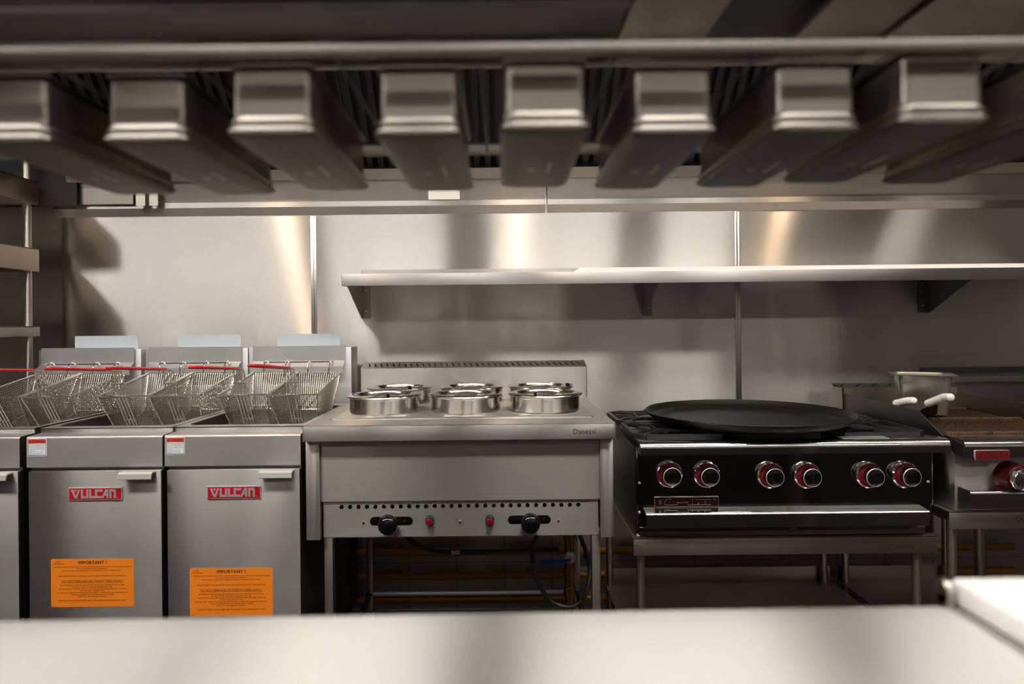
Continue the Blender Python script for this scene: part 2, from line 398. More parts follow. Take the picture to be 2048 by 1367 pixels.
def notice(parent, x0, x1, z0, z1, y):
    w, h = x1-x0, z1-z0; cx = (x0+x1)/2
    n = MB().prism([(a+cx, b+(z0+z1)/2) for a, b in rrect(w, h, .004, 4)], y-.0006, y, 'Y').build('notice_sticker', 'orange', parent, label='orange notice sticker headed IMPORTANT')
    yt = y - .0008; b = MB()
    put_text(b, 'IMPORTANT !', x0+.33*w, x0+.67*w, yt, z1-.108*h, z1-.040*h, .0, 1.15, .0004)
    put_text(b, 'IMPORTANT !', x0+.334*w, x0+.674*w, yt-.00004, z1-.109*h, z1-.041*h, .0, 1.15, .0004)
    for _, s, fw, fh, fy in NOTICE:
        zc = z1 - fy*h
        put_text(b, s, cx-fw*w/2, cx+fw*w/2, yt, zc-fh*h/2, zc+fh*h/2, .0, 1, .0004)
    b.box(cx-.37*w, cx+.37*w, yt, yt+.0004, z1-.497*h, z1-.490*h)
    put_text(b, 'SLOWLY', x0+.085*w, x0+.17*w, yt, z1-.115*h, z1-.090*h, .0, 1, .0004)
    for q in range(3):
        b.tube([(x0+(.02+.03*q)*w, yt, z1-(.13-.015*q)*h), (x0+(.05+.02*q)*w, yt, z1-(.07+.01*q)*h), (x0+(.10+.008*q)*w, yt, z1-(.02+.02*q)*h)], .0004, 4)
    put_text(b, 'M0092131', x0+.02*w, x0+.075*w, yt, z0+.014*h, z0+.026*h, 0, 1, .0004)
    b.build('lettering', 'ink', n, smooth=0)
WARN = ['Hot oil can cause severe', 'to cause spilling can oil', '\u2022 do not operate fryer', 'without reading manual', 'of others', '\u2022 do not move fryer', 'with hot oil in tank', 'Read instruction manual']
def warning(parent, x0, x1, z0, z1, y):
    w, h = x1-x0, z1-z0; c = ((x0+x1)/2, (z0+z1)/2)
    s = MB().prism([(a+c[0], b+c[1]) for a, b in rrect(w, h, .003, 4)], y-.0005, y, 'Y').build('warning_sticker', 'sticker', parent, label='white warning sticker with red header')
    m_ = MB()
    for bx in ((x0+.03*w, x0+.05*w, z0+.03*h, z1-.03*h), (x1-.05*w, x1-.03*w, z0+.03*h, z1-.03*h), (x0+.03*w, x1-.03*w, z0+.03*h, z0+.045*h)):
        m_.box(bx[0], bx[1], y-.0008, y-.0005, bx[2], bx[3])
    m_.build('border_print', 'navy', s, smooth=0)
    MB().box(x0+.035*w, x1-.035*w, y-.0009, y-.0005, z1-.29*h, z1-.04*h).build('header', 'stickerred', s, smooth=0)
    b = MB(); put_text(b, 'WARNING', x0+.24*w, x0+.90*w, y-.0012, z1-.22*h, z1-.11*h, .01, 1, .0003)
    b.prism([(x0+.08*w, z1-.22*h), (x0+.20*w, z1-.22*h), (x0+.14*w, z1-.10*h)], y-.0012, y-.0009, 'Y')
    for i, l in enumerate(WARN):
        fw = [.84, .82, .80, .84, .28, .72, .68, .86][i]
        zc = z1 - (.355 + .081*i)*h
        put_text(b, l, x0+.09*w, x0+(.09+fw)*w*.98, y-.0008, zc-.022*h, zc+.022*h, .0, 1, .0003)
    b.build('lettering', 'ink', s, smooth=0)
def vulcan(parent, x0, x1, z0, z1, y):
    n = MB().box(x0, x1, y-.003, y, z0, z1, .0008).build('nameplate', 'silver', parent, label='red nameplate with silver border and silver letters')
    MB().box(x0+.0028, x1-.0028, y-.0034, y-.0028, z0+.0028, z1-.0028).build('field', 'redplate', n, smooth=0)
    # chunky letters drawn stroke by stroke, running into one another along the baseline
    w, h = x1-x0, z1-z0; b = MB(); g = lambda px, py: (x0 + w*px, z0 + h*py)
    kk = [0]
    def poly(*ps): kk[0] += 1; b.prism([g(*p) for p in ps], y-.0042-.00004*kk[0], y-.0035, 'Y')
    lo, hi, th = .17, .83, .17; R4 = lambda a, c, e, f: [(a, e), (c, e), (c, f), (a, f)]
    for ps in ([(.055, hi), (.10, hi), (.160, lo), (.122, lo)], [(.190, hi), (.228, hi), (.170, lo), (.132, lo)], [(.118, hi), (.170, hi), (.145, .62)],
               R4(.240, .278, lo, hi), R4(.278, .340, lo, lo+th), R4(.340, .378, lo, hi), R4(.393, .431, lo, hi), R4(.431, .500, lo, lo+th),
               R4(.500, .540, lo, hi), R4(.540, .640, hi-th, hi), R4(.540, .618, lo, lo+th), [(.618, lo), (.660, lo), (.715, .70), (.715, hi), (.695, hi)],
               R4(.715, .748, lo, hi), R4(.672, .715, .36, .48), R4(.768, .806, lo, hi), R4(.806, .890, hi-th, hi), R4(.854, .892, lo, hi-th), R4(.912, .924, lo, lo+.08)):
        poly(*ps)
    b.build('lettering', 'silver', n, smooth=0)

def make_fryer(cx, label, stickers, ny0=None, ny1=None, dz=0.):
    t = thing('deep_fryer', label, 'fryer', (cx, 2.2, 0), 'floor fryers side by side'); X0, X1 = cx-HW, cx+HW
    MB().box(X0+.004, X1-.004, 1.885, 2.60, .10, .86).build('cabinet', 'dark', t)
    for lx, ly in ((X0+.05, 1.95), (X1-.05, 1.95), (X0+.05, 2.55), (X1-.05, 2.55)):
        MB().lathe([(.022, 0), (.024, .015), (.018, .02), (.018, .10)], (lx, ly, 0), seg=16).build('leg', 'steel', t)
    # front band and its top drip ledge
    MB().prism([(1.87, .793+dz), (1.87, .878+dz), (1.874, .882+dz), (1.93, .884+dz), (1.93, .793+dz)], X0, X1-.002).build('front_band', 'fryer', t)
    # tank: raised rim with an open well
    b = MB(); me = sheet(rect(X0+.0, X1-.0, 1.93, 2.48), [[(x+cx, y+2.195) for x, y in rrect(.352, .47, .03)][::-1]], .004)
    b.mesh(me, Matrix.Translation((0, 0, .897)))
    b.box(X0, X1, 1.93, 1.9335, .80, .8985, .001); b.box(X0, X0+.003, 1.93, 2.48, .80, .898); b.box(X1-.003, X1, 1.93, 2.48, .80, .898)
    b.build('tank_rim', 'fryer', t)
    well = [[(x+cx, y+2.195, z) for x, y in rrect(.352*s_, .47*s_, .03)] for z, s_ in ((.897, 1), (.78, .99), (.74, .93))]
    MB().loft(well, cap0=False).build('tank_well', 'dark', t)
    d = MB().box(X0+.008, X1-.004, 1.865, 1.884, .09, .783+dz, .002).build('door', 'fryer', t)
    hx1 = X1 - .018; hx0 = hx1 - .096
    MB().prism([(1.865, .782), (1.845, .782), (1.838, .778), (1.835, .764), (1.838, .762), (1.842, .775), (1.848, .778), (1.865, .778)], hx0, hx1).build('handle', 'silver', d, label='bent metal door pull')
    nx0, nx1 = (cx-.068, cx+.088)
    vulcan(t, cx-.073, cx+.083, .698, .736, 1.865)
    if stickers:
        notice(t, stickers[0], stickers[1], stickers[2], stickers[3], 1.865)
        warning(t, X0+.004, X0+.059, .826, .878, 1.87)
    # back: flue box, hanger with slot, film-covered deflector
    MB().box(X0, X1, 2.50, 2.605, .60, 1.115, .001).build('flue_box', 'galv', t)
    MB().prism([(2.499, 1.122), (2.485, 1.122), (2.485, 1.064), (2.455, 1.043), (2.455, 1.018), (2.459, 1.018), (2.459, 1.041), (2.489, 1.062), (2.489, 1.118), (2.499, 1.118)], cx-.178, cx+.178).build('basket_hanger', 'galv', t)
    MB().prism([(2.4805, 1.0625), (2.4765, 1.0597), (2.4785, 1.0575), (2.4825, 1.0603)], cx-.135, cx+.135).build('hanger_slot', 'void', t)
    MB().box(cx-.128, cx+.128, 2.606, 2.609, 1.0, 1.167).build('flue_deflector', 'bluefilm', t, label='pale blue film-covered flue deflector')
    return t
FC = (-1.602, -1.187, -.7855)
f1 = make_fryer(FC[0], 'stainless fryer farthest left, cut off by the picture edge', None)
def stick(px0, px1, py0, py1):
    a, b = P(px0, py0, 1.864), P(px1, py1, 1.864); return (a.x, b.x, b.z, a.z)
f2 = make_fryer(FC[1], 'middle stainless fryer, orange notice higher on its door', stick(101.5, 268, 1118, 1212))
f3 = make_fryer(FC[2], 'stainless fryer beside the food warmer, orange notice lower on its door', stick(379, 546, 1136, 1230))

# ------------------------------------------------------------------ fry baskets
def wires(b, p00, p10, p01, p11, nu, nv, r):
    p00, p10, p01, p11 = map(Vector, (p00, p10, p01, p11))
    for i in range(1, nu):
        s_ = i/nu; b.tube([p00.lerp(p10, s_), p01.lerp(p11, s_)], r, 4, caps=False)
    for j in range(nv+1):
        s_ = j/nv; b.tube([p00.lerp(p01, s_), p10.lerp(p11, s_)], r, 4, caps=False)
def make_basket(loc, label):
    t = thing('fry_basket', label, 'fry basket', loc, 'wire fry baskets')
    w, wb = .081, .064; lx = loc[0]
    fl, fr, bl, brr = (lx-w, 2.12, .972), (lx+w, 2.12, .972), (lx-w, 2.43, 1.026), (lx+w, 2.43, 1.026)
    Fl, Fr, Bl, Br = (lx-wb, 2.205, .835), (lx+wb, 2.205, .835), (lx-wb, 2.37, .895), (lx+wb, 2.37, .895)
    b = MB(); r = .00105
    wires(b, fl, fr, Fl, Fr, 19, 17, r); wires(b, bl, brr, Bl, Br, 19, 15, r)
    wires(b, fl, bl, Fl, Bl, 34, 16, r); wires(b, fr, brr, Fr, Br, 34, 16, r); wires(b, Fl, Fr, Bl, Br, 19, 22, r)
    b.build('wire_mesh', 'wire', t)
    b = MB(); b.tube([fl, fr, brr, bl], .0032, 8, closed=True)
    for p, q in ((fl, Fl), (fr, Fr), (bl, Bl), (brr, Br)): b.tube([p, q], .0022, 6)
    b.tube([Fl, Fr, Br, Bl], .0022, 6, closed=True); b.build('rim', 'rimwire', t)
    hb = MB(); xs = (-.0165, -.0055, .0055, .0165)
    for k, x in enumerate(xs):
        hb.tube([(lx+x, 2.203, .83), (lx+x, 2.113, .970), (lx+x, 2.098, 1.045), (lx+x*.9, 2.092, 1.056), (lx+x*.75, 2.08, 1.0605), (lx+x*.6, 2.02, 1.064)], .0025, 6)
    for y, z in ((2.1665, .888), (2.1105, .972), (2.104, 1.014)):
        hb.box(lx-.021, lx+.021, y-.004, y+.001, z-.0025, z+.0025, .0008)
    hd = hb.build('handle', 'rimwire', t)
    pts = [(lx+.009, 2.065, 1.0635), (lx+.0095, 1.95, 1.072), (lx+.014, 1.90, 1.076), (lx+.0165, 1.83, 1.0815), (lx+.014, 1.795, 1.084), (lx+.007, 1.779, 1.0852)]
    pts += [(2*lx-p[0], p[1], p[2]) for p in reversed(pts)]
    g = MB().tube(pts, .0047, 8); g.tube([(lx-.008, 1.90, 1.0755), (lx-.008, 2.06, 1.0635)], .0045, 8).tube([(lx+.008, 1.90, 1.0755), (lx+.008, 2.06, 1.0635)], .0045, 8)
    g.build('grip', 'redgrip', hd, label='red coated grip')
    for x in (-.042, .038):
        MB().tube([(lx+x, 2.425, 1.0), (lx+x, 2.432, 1.03), (lx+x, 2.428, 1.045), (lx+x, 2.44, 1.063), (lx+x, 2.462, 1.068), (lx+x, 2.476, 1.058)], .0033, 8).build('hook', 'chrome', t)
    return t
BX = (-1.679, -1.506, -1.255, -1.087, -.858, -.694)
BL = ['wire fry basket at the picture edge, red grip out of view', 'wire fry basket in the leftmost fryer, beside the middle fryer',
      'left wire fry basket hanging in the middle fryer', 'right wire fry basket hanging in the middle fryer',
      'left wire fry basket in the fryer beside the food warmer', 'wire fry basket nearest the food warmer']
b0 = make_basket((BX[0], 2.2, .83), BL[0])
for x, l in zip(BX[1:], BL[1:]):
    c = dup(b0, (x, 2.2, .83), l)
    if x == BX[-1]: c.rotation_euler.x = -.012; c.location.z -= .002

# ================================================================== food warmer
wm = thing('food_warmer', 'stainless six-pot food warmer on legs, between fryers and range', 'food warmer', (-.125, 2.2, 0))
X0, X1 = -.570, .320
MB().box(X0, X1, 1.83, 2.52, .909, .912, .001).box(X0, X1, 1.83, 1.8325, .867, .912, .001).box(X0, X0+.0025, 1.83, 2.52, .867, .911).box(X1-.0025, X1, 1.83, 2.52, .867, .911).build('top', 'steel', wm)
MB().loft([[(x-.125, y+2.215, z) for x, y in rrect(.80-s_, .55-s_, .012)] for z, s_ in ((.912, 0), (.9145, .001), (.9165, .006))]).build('well_deck', 'steel', wm)
# splash with slanted vent slots
sx0, sx1 = -.552, .328
MB().box(sx0, sx1, 2.50, 2.503, .912, 1.030).box(sx0, sx0+.002, 2.50, 2.585, .912, 1.030).box(sx1-.002, sx1, 2.50, 2.585, .912, 1.030).box(sx0, sx1, 2.583, 2.585, .912, 1.050)\
    .prism([(2.50, 1.03), (2.585, 1.03), (2.585, 1.050)], sx0, sx0+.002).prism([(2.50, 1.03), (2.585, 1.03), (2.585, 1.050)], sx1-.002, sx1).build('splash', 'steel', wm)
holes = []
for k in range(36):
    x = sx0 + .028 + k*(sx1-sx0-.056)/35
    holes.append([(x-.0085, .062), (x-.0025, .062), (x+.0085, .022), (x+.0025, .022)])
me = sheet(rect(sx0, sx1, 0, .0875), holes, .0015)
MB().mesh(me, Matrix.Translation((0, 2.50, 1.030)) @ Matrix.Rotation(math.atan2(.020, .085), 4, 'X')).build('vent_top', 'standsteel', wm)
MB().box(sx0+.004, sx1-.004, 2.506, 2.58, .93, 1.020).build('vent_shade_block', 'void', wm)  # black block stands in for the shade under the slots
MB().box(X0, X0+.040, 1.855, 2.50, .579, .867, .001).build('side_post', 'steel', wm)
MB().box(X1-.041, X1-.003, 1.855, 2.50, .579, .867, .001).build('side_post', 'steel', wm)
MB().box(-.530, .279, 1.868, 1.871, .686, .867).build('front_panel', 'steel', wm)
holes = [circle(-.4725 + .02463*k, .668, .0063) for k in range(29)] + [obround(-.328, .6255, .125, .026), obround(.074, .6255, .125, .026)]
MB().mesh(sheet(rect(-.526, .275, .581, .687), holes, .002), FRONT(1.876)).box(-.526, .275, 1.876, 1.90, .579, .582).build('control_panel', 'steel', wm)
MB().box(-.53, .279, 1.95, 1.955, .585, .69).build('burner_box', 'standsteel', wm)
for vb in ((-.40, -.256, 1.905, 1.93, .605, .645), (.002, .146, 1.905, 1.93, .605, .645), (-.53, -.36, 1.935, 1.945, .652, .69), (.12, .279, 1.935, 1.945, .652, .69)): MB().box(*vb).build('shade_backing', 'void', wm)  # black boxes stand in for the shade behind slots and holes
for kx in (-.333, .076):
    k = MB().sphere((kx, 1.842, .6255), .0285, (1, .8, 1.02)).build('knob', 'blackplastic', wm)
    MB().lathe([(.012, 0), (.012, .03)], (kx, 1.885, .6255), 'Y', 16).build('stem', 'blackmetal', k)
    MB().lathe([(0, .012), (.006, .012), (.006, 0)], (kx+.042, 1.895, .6255), 'Y', 12).build('pilot_fitting', 'brass', wm)
for kx in (-.216, -.041):
    k = MB().lathe([(.0135, 0), (.0135, .006), (.011, .012), (.010, .018)], (kx, 1.875, .629), 'Y', 20).build('igniter_button', 'blackplastic', wm, label='red push button with black collar')
    MB().lathe([(.0095, 0), (.0095, .010), (.008, .012), (0, .0125)], (kx, 1.862, .628), 'Y', 20).build('button_cap', 'redplastic', k)
for kx in (-.409, -.128, .159):
    MB().lathe([(0, .004), (.003, .0035), (.0045, 0)], (kx, 1.875, .6225), 'Y', 12).build('screw', 'chrome', wm)
for x, y in ((-.513, 1.89), (.268, 1.89), (-.52, 2.49), (.28, 2.49)):
    MB().box(x-.013, x+.013, y-.013, y+.013, 0, .60, .004).build('leg', 'standsteel', wm)
MB().tube([(-.52, 2.49, .16), (.28, 2.49, .16)], .009, 10).build('rail', 'steel', wm)
MB().tube([(-.52, 2.49, .16), (-.513, 1.89, .16)], .009, 10).build('rail', 'blackmetal', wm)
MB().tube([(.28, 2.49, .16), (.268, 1.89, .16)], .009, 10).build('rail', 'blackmetal', wm)
a, b_ = P(1147, 867.5, 1.829), P(1191, 857, 1.829)
put_text(MB(), 'Danessi', a.x, b_.x, 1.8296, a.z, b_.z, .0, 1.05).build('lettering', 'ink', wm, smooth=0)

# pots
def make_pot(loc, label):
    t = thing('warmer_pot', label, 'pot', loc, 'round pots in the food warmer'); x, y, z = loc
    MB().lathe([(.0, .002), (.104, .002), (.108, .0), (.1115, .004), (.1115, .042), (.1125, .047), (.119, .050), (.1215, .053), (.120, .0555), (.112, .058), (.101, .0585), (.094, .057), (.091, .052), (.0895, .042), (.0895, .012), (.085, .008), (0, .008)], loc, seg=72).build('pot_body', 'pot', t)
    return t
def pot_tab(t, ang, black=True):
    x, y, z = t.location; r = .105
    p = Vector((x + r*math.cos(ang), y + r*math.sin(ang), z+.0585))
    T = Matrix.Translation(p) @ Matrix.Rotation(ang+PI/2, 4, 'Z')
    h = MB().box(.0, .032, -.006, .006, 0, .005, .001, mat=T).build('handle_tab', 'chrome', t)
    MB().box(-.008, .0, -.006, .006, 0, .009, .001, mat=T).build('tab_stop', 'blackplastic', h)
PZ = .9165
pots = [make_pot((-.385, 2.10, PZ), 'front left pot in the food warmer, nearest the fryers')]
for l, lab in (((-.121, 2.10, PZ), 'front middle pot in the food warmer'), ((.139, 2.10, PZ), 'front right pot in the food warmer, nearest the range'),
               ((-.376, 2.36, PZ), 'back left pot in the food warmer'), ((-.113, 2.36, PZ), 'back middle pot in the food warmer'), ((.139, 2.36, PZ), 'back right pot in the food warmer')):
    pots.append(dup(pots[0], l, lab))
for p_, ang in ((0, math.radians(-72)), (2, math.radians(-108)), (1, math.radians(12)), (5, math.radians(-25)), (3, math.radians(-60))):
    pot_tab(pots[p_], ang)

# ------------------------------------------------------------------ pipes, valve and hoses
PLAB = ['topmost yellow gas pipe along the tiles behind the legs', 'middle yellow gas pipe along the tiles behind the legs', 'lowest yellow gas pipe near the floor behind the legs']
for z, lab in zip((.262, .164, .066), PLAB):
    o = MB().tube([(-.62, 2.655, z), (2.1, 2.655, z)], .0150, 16)
    o.tube([(-.30, 2.655, z), (-.24, 2.655, z)], .0185, 16)
    for cx in (-.45, .1, .9, 1.6): o.box(cx-.012, cx+.012, 2.665, WY+.004, z-.019, z+.019, .002)
    tag(o.build('gas_pipe', 'yellow'), lab, 'pipe', 'yellow gas pipes')
dv = thing('drain_pipe', 'brown drain pipe with blue lever valve under the food warmer', 'pipe', (.222, 2.2, 0))
MB().tube([(.222, 2.2, .26), (.222, 2.2, .60)], .0165, 16).tube([(.222, 2.2, .275), (.222, 2.2, .30)], .021, 16).tube([(.222, 2.2, .47), (.222, 2.2, .51)], .0215, 16).tube([(.222, 2.2, .35), (.222, 2.2, .37)], .020, 16).tube([(.222, 2.2, .26), (.222, 2.2, .0)], .014, 12).build('pipe', 'brass', dv)
MB().lathe([(.022, 0), (.022, .006), (.016, .012), (.008, .014), (.008, .02), (0, .02)], (.222, 2.185, .405), 'Y', 7).build('valve_body', 'silver', dv)
MB().box(.120, .205, 2.160, 2.166, .389, .405, .003).box(.20, .222, 2.163, 2.167, .395, .405, .001).build('lever', 'blue', dv)
MB().lathe([(0, .012), (.010, .010), (.015, 0), (.010, -.008), (0, -.01)], (.29, 2.25, .385), 'Y', 14).build('second_lever', 'blue', dv)
def smooth_path(pts, n=8):
    pts = [Vector(p) for p in pts]; out = []
    for i in range(len(pts)-1):
        p0, p1, p2, p3 = pts[max(i-1, 0)], pts[i], pts[i+1], pts[min(i+2, len(pts)-1)]
        for k in range(n):
            s_ = k/n
            out.append(.5*((2*p1) + (p2-p0)*s_ + (2*p0-5*p1+4*p2-p3)*s_**2 + (3*p1-p0-3*p2+p3)*s_**3))
    return out + [pts[-1]]
h_ = thing('gas_hose', 'flexible hose with metal coupling running level under the food warmer', 'hose', (-.1, 2.3, .38))
MB().tube(smooth_path([P(805, 1060, 2.2), P(822, 1080, 2.25), P(850, 1095, 2.3), P(895, 1102, 2.3), P(960, 1101, 2.3), P(1118, 1098, 2.25)]), .0085, 10).build('hose_tube', 'hose', h_)
MB().tube([P(903, 1102, 2.3), P(920, 1102, 2.3)], .0135, 6).build('coupling', 'chrome', h_)
tag(MB().tube(smooth_path([P(1076, 1060, 2.12), P(1067, 1095, 2.12), P(1066, 1130, 2.12), P(1080, 1172, 2.12), P(1105, 1203, 2.12), P(1138, 1213, 2.12), P(1160, 1203, 2.12), P(1172, 1182, 2.12), P(1180, 1140, 2.15), P(1172, 1105, 2.2), P(1160, 1070, 2.2)]), .0075, 10).build('looped_hose', 'hose'),
    'flexible hose hanging in a loop under the food warmer', 'hose')

# ================================================================== range
rg = thing('gas_range', 'dark polished gas range with six knobs under the big pan', 'range', (.85, 2.2, .551))
RX0, RX1 = .400, 1.297
MB().box(RX0, RX1, 1.943, 2.52, .552, .825, .001).build('body', 'polish', rg)
MB().box(RX0-.002, RX0, 1.945, 2.52, .553, .824).build('side_panel', 'enamel', rg)
MB().box(RX1, RX1+.002, 1.945, 2.52, .553, .824).build('side_panel', 'enamel', rg)
MB().box(RX0+.006, RX1-.006, 1.940, 1.944, .556, .815).build('control_panel', 'polish', rg)
MB().box(RX0-.002, RX1+.006, 1.92, 2.52, .825, .8455, .002).build('cooktop', 'enamel', rg)
MB().prism([(1.95, .8465)] + arc(1.902, .8265, .020, 90, 180, 8) + [(1.882, .808), (1.886, .808), (1.95, .812)], RX0+.002, RX1+.012).build('bullnose', 'chrome', rg)
MB().prism([(1.94, .640)] + arc(1.900, .628, .008, 85, 180, 5) + [(1.892, .592), (1.896, .592), (1.897, .625), (1.94, .632)], .419, 1.252).build('drip_tray_handle', 'chrome', rg)
MB().box(.408, 1.265, 1.932, 1.941, .556, .582, .001).build('drip_tray', 'polish', rg)
for i in range(3):
    for j in range(2):
        gx, gy = .405 + .30*i, 1.955 + .275*j; w_, d_ = .288, .265; b = MB(); z0, z1 = .846, .862
        ring = [(gx+.03, gy), (gx+w_-.03, gy), (gx+w_, gy+.03), (gx+w_, gy+d_-.03), (gx+w_-.03, gy+d_), (gx+.03, gy+d_), (gx, gy+d_-.03), (gx, gy+.03)]
        cx, cy = gx+w_/2, gy+d_/2
        for p, q in zip(ring, ring[1:]+ring[:1]):
            b.tube([(*p, z0+.006), (*q, z0+.006)], .0075, 4)
        inner = [(cx+(p[0]-cx)*.42, cy+(p[1]-cy)*.42) for p in ring]
        for p, q in zip(inner, inner[1:]+inner[:1]): b.tube([(*p, z0+.010), (*q, z0+.010)], .005, 4)
        for p, q in zip(ring, inner): b.tube([(*p, z0+.004), (*[(p[i_]*.75+q[i_]*.25) for i_ in (0, 1)], z0+.0115), (*q, z0+.0115)], .0055, 4)
        b.build('grate', 'iron', rg)
        MB().lathe([(.05, 0), (.05, .006), (.035, .010), (0, .010)], (cx, cy, .8455), seg=24).build('burner', 'blackmetal', rg)
def range_knob(x, z):
    k = MB().lathe([(.030, -.0), (.039, .001), (.0395, .009), (.036, .013), (.033, .0135)], (x, 1.94, z), 'Y', 40).build('knob', 'chrome', rg, label='chrome and red control knob')
    MB().lathe([(.036, .0125), (.0345, .016), (.024, .020), (.022, .022)], (x, 1.94, z), 'Y', 40).build('skirt', 'redplastic', k)
    MB().lathe([(.022, .018), (.0262, .022), (.0268, .040), (.0255, .043), (.0245, .0425), (.0, .0425)], (x, 1.94, z), 'Y', 40).build('cap', 'polish', k)
    MB().tube([(x+.0258*math.cos(q*PI/24), 1.8985, z+.0258*math.sin(q*PI/24)) for q in range(48)], .0015, 8, closed=True).build('cap_ring', 'silver', k)
for px, py in ((1338.5, 947.5), (1413, 948), (1540, 949), (1613.5, 949.5), (1737, 949), (1809, 948.5)):
    q = P(px, py, 1.935); range_knob(q.x, q.z)
a, b_ = P(1309, 1013, 1.939), P(1436.5, 991.5, 1.939)
pl = MB().box(a.x, b_.x, 1.9365, 1.940, a.z, b_.z, .0006).build('nameplate', 'standsteel', rg)
MB().box(a.x+.001, b_.x-.001, 1.936, 1.9366, a.z+.001, b_.z-.002).build('field', 'darkred', pl, smooth=0)
s_ = MB(); W_, H_ = b_.x-a.x, b_.z-a.z; g = lambda u, v: (a.x+W_*u, 1.9358, a.z+H_*v)
for q in range(3):
    an = PI*q/3 + PI/2; s_.tube([g(.085-.026*math.cos(an), .5-.26*math.sin(an)), g(.085+.026*math.cos(an), .5+.26*math.sin(an))], .0007, 4)
s_.tube([g(.26, .80), g(.20, .80), g(.165, .62), g(.155, .40), g(.155, .20), g(.36, .22), g(.36, .38), g(.34, .42), g(.52, .44), g(.52, .20), g(.88, .20)], .0007, 4)
s_.tube([g(.595, .80), g(.595, .55)], .0007, 4); s_.tube([g(.595, .35), g(.595, .2)], .0007, 4); s_.tube([g(.64, .70), g(.88, .70)], .0007, 4); s_.tube([g(.67, .2), g(.68, .42), g(.70, .2)], .0007, 4); s_.tube([g(.79, .55), g(.79, .2)], .0007, 4)
s_.tube([g(.935+.012*math.cos(k*PI/4), .72+.09*math.sin(k*PI/4)) for k in range(8)], .0005, 4, closed=True)
s_.build('lettering', 'standsteel', pl, smooth=0)
for px, py in ((1279, 965.5), (1279, 1024.5), (1857, 963), (1857, 1023)):
    q = P(px, py, 1.938); MB().lathe([(0, .004), (.003, .0035), (.0045, 0)], (q.x, 1.94, q.z), 'Y', 12).build('screw', 'silver', rg)
MB().box(1.005, 1.145, 1.905, 1.945, .8467, .8477).build('rating_plate', 'galv', rg)

# stand under the range
def stand(x0, x1, z1, z0, y0, y1, label, shelf):
    t = thing('equipment_stand', label, 'stand', ((x0+x1)/2, (y0+y1)/2, 0))
    MB().box(x0, x1, y0, y0+.003, z0, z1, .001).box(x0+.05, x0+.053, y0+.0031, y1, z0, z1-.004).box(x1-.05, x1-.047, y0+.0031, y1, z0, z1-.004).box(x0, x1, y1-.003, y1, z0, z1).box(x0, x1, y0, y1, z1-.003, z1).build('top_frame', 'standsteel', t)
    for lx in (x0+.026, x1-.045):
        for ly in (y0+.03, y1-.03): MB().tube([(lx, ly, 0), (lx, ly, z0+.02)], .0135, 16).build('leg', 'standsteel', t)
    MB().box(x0+.01, x1-.01, y0+.02, y1-.01, .168, .172).box(x0+.01, x1-.01, y1-.01, y1-.007, .168, .227).box(x0+.01, x1-.01, y0+.02, y0+.022, .14, .172).build('undershelf', 'standsteel', t)
    return t
st = stand(.388, 1.300, .550, .498, 1.930, 2.56, 'steel stand with undershelf carrying the gas range', True)
a, b_ = P(1779, 1096.5, 1.929), P(1827, 1087, 1.929)
put_text(MB(), 'Danessi', a.x, b_.x, 1.9297, a.z, b_.z, .0, 1.05, .0004).build('lettering', 'dark', st, smooth=0)

# paella pan
pn = thing('paella_pan', 'very wide black shallow pan resting on the range', 'pan', (.82, 2.165, .8625))
MB().lathe([(0, 0), (.265, 0), (.285, .003), (.318, .017), (.332, .031), (.3335, .0335), (.3325, .036), (.329, .0355), (.326, .032), (.316, .0185), (.311, .0165), (.299, .0155), (.293, .0140), (.280, .005), (.27, .003), (0, .0025)], (.82, 2.165, .8625), seg=128).build('pan_body', 'paella', pn)
for an in (math.radians(177),):
    c_ = Vector((.82 + .331*math.cos(an), 2.165 + .331*math.sin(an), .893)); d_ = Vector((math.cos(an), math.sin(an), 0)); s2 = Vector((-math.sin(an), math.cos(an), 0))
    MB().tube(smooth_path([c_ + s2*.026 - d_*.006, c_ + s2*.018 + d_*.004 + Vector((0, 0, .006)), c_ + d_*.007 + Vector((0, 0, .008)), c_ - s2*.018 + d_*.004 + Vector((0, 0, .006)), c_ - s2*.026 - d_*.006]), .004, 8).build('handle', 'iron', pn)

# ================================================================== charbroiler
cb = thing('charbroiler', 'charbroiler with rusty grates and splash guards, right of the range', 'charbroiler', (1.56, 2.2, .63))
BX0, BX1 = 1.335, 1.775
MB().box(BX0, BX1, 1.905, 2.52, .632, .835, .001).build('body', 'steel', cb)
MB().prism([(1.95, .848), (1.905, .846)] + arc(1.879, .826, .020, 85, 180, 8) + [(1.859, .797), (1.864, .795), (1.905, .80)], BX0+.001, BX1).build('bullnose', 'chrome', cb)
MB().prism([(1.905, .705)] + arc(1.868, .690, .010, 80, 180, 5) + [(1.858, .664), (1.862, .664), (1.905, .668)], BX0+.014, BX1).build('tray_handle', 'chrome', cb)
MB().box(BX0+.010, BX0+.0139, 1.860, 1.904, .664, .701).build('tray_end', 'blackmetal', cb)
MB().prism([(1.95, .844), (1.905, .842), (1.864, .832), (1.862, .797), (1.905, .80)], BX0-.001, BX0+.0012).build('bullnose_end', 'blackmetal', cb)
for gx in (BX0, BX1-.003):
    MB().prism([(1.95, .835), (1.95, .8415), (2.07, .906), (2.515, .915), (2.515, .835)], gx, gx+.003).build('splash_guard', 'dark' if gx < 1.5 else 'rackgrey', cb)
MB().box(BX0-.005, BX1, 2.515, 2.519, .835, .935).box(BX0-.005, BX0-.002, 2.515, 2.60, .835, .935).build('rear_splash', 'standsteel', cb)
holes = []
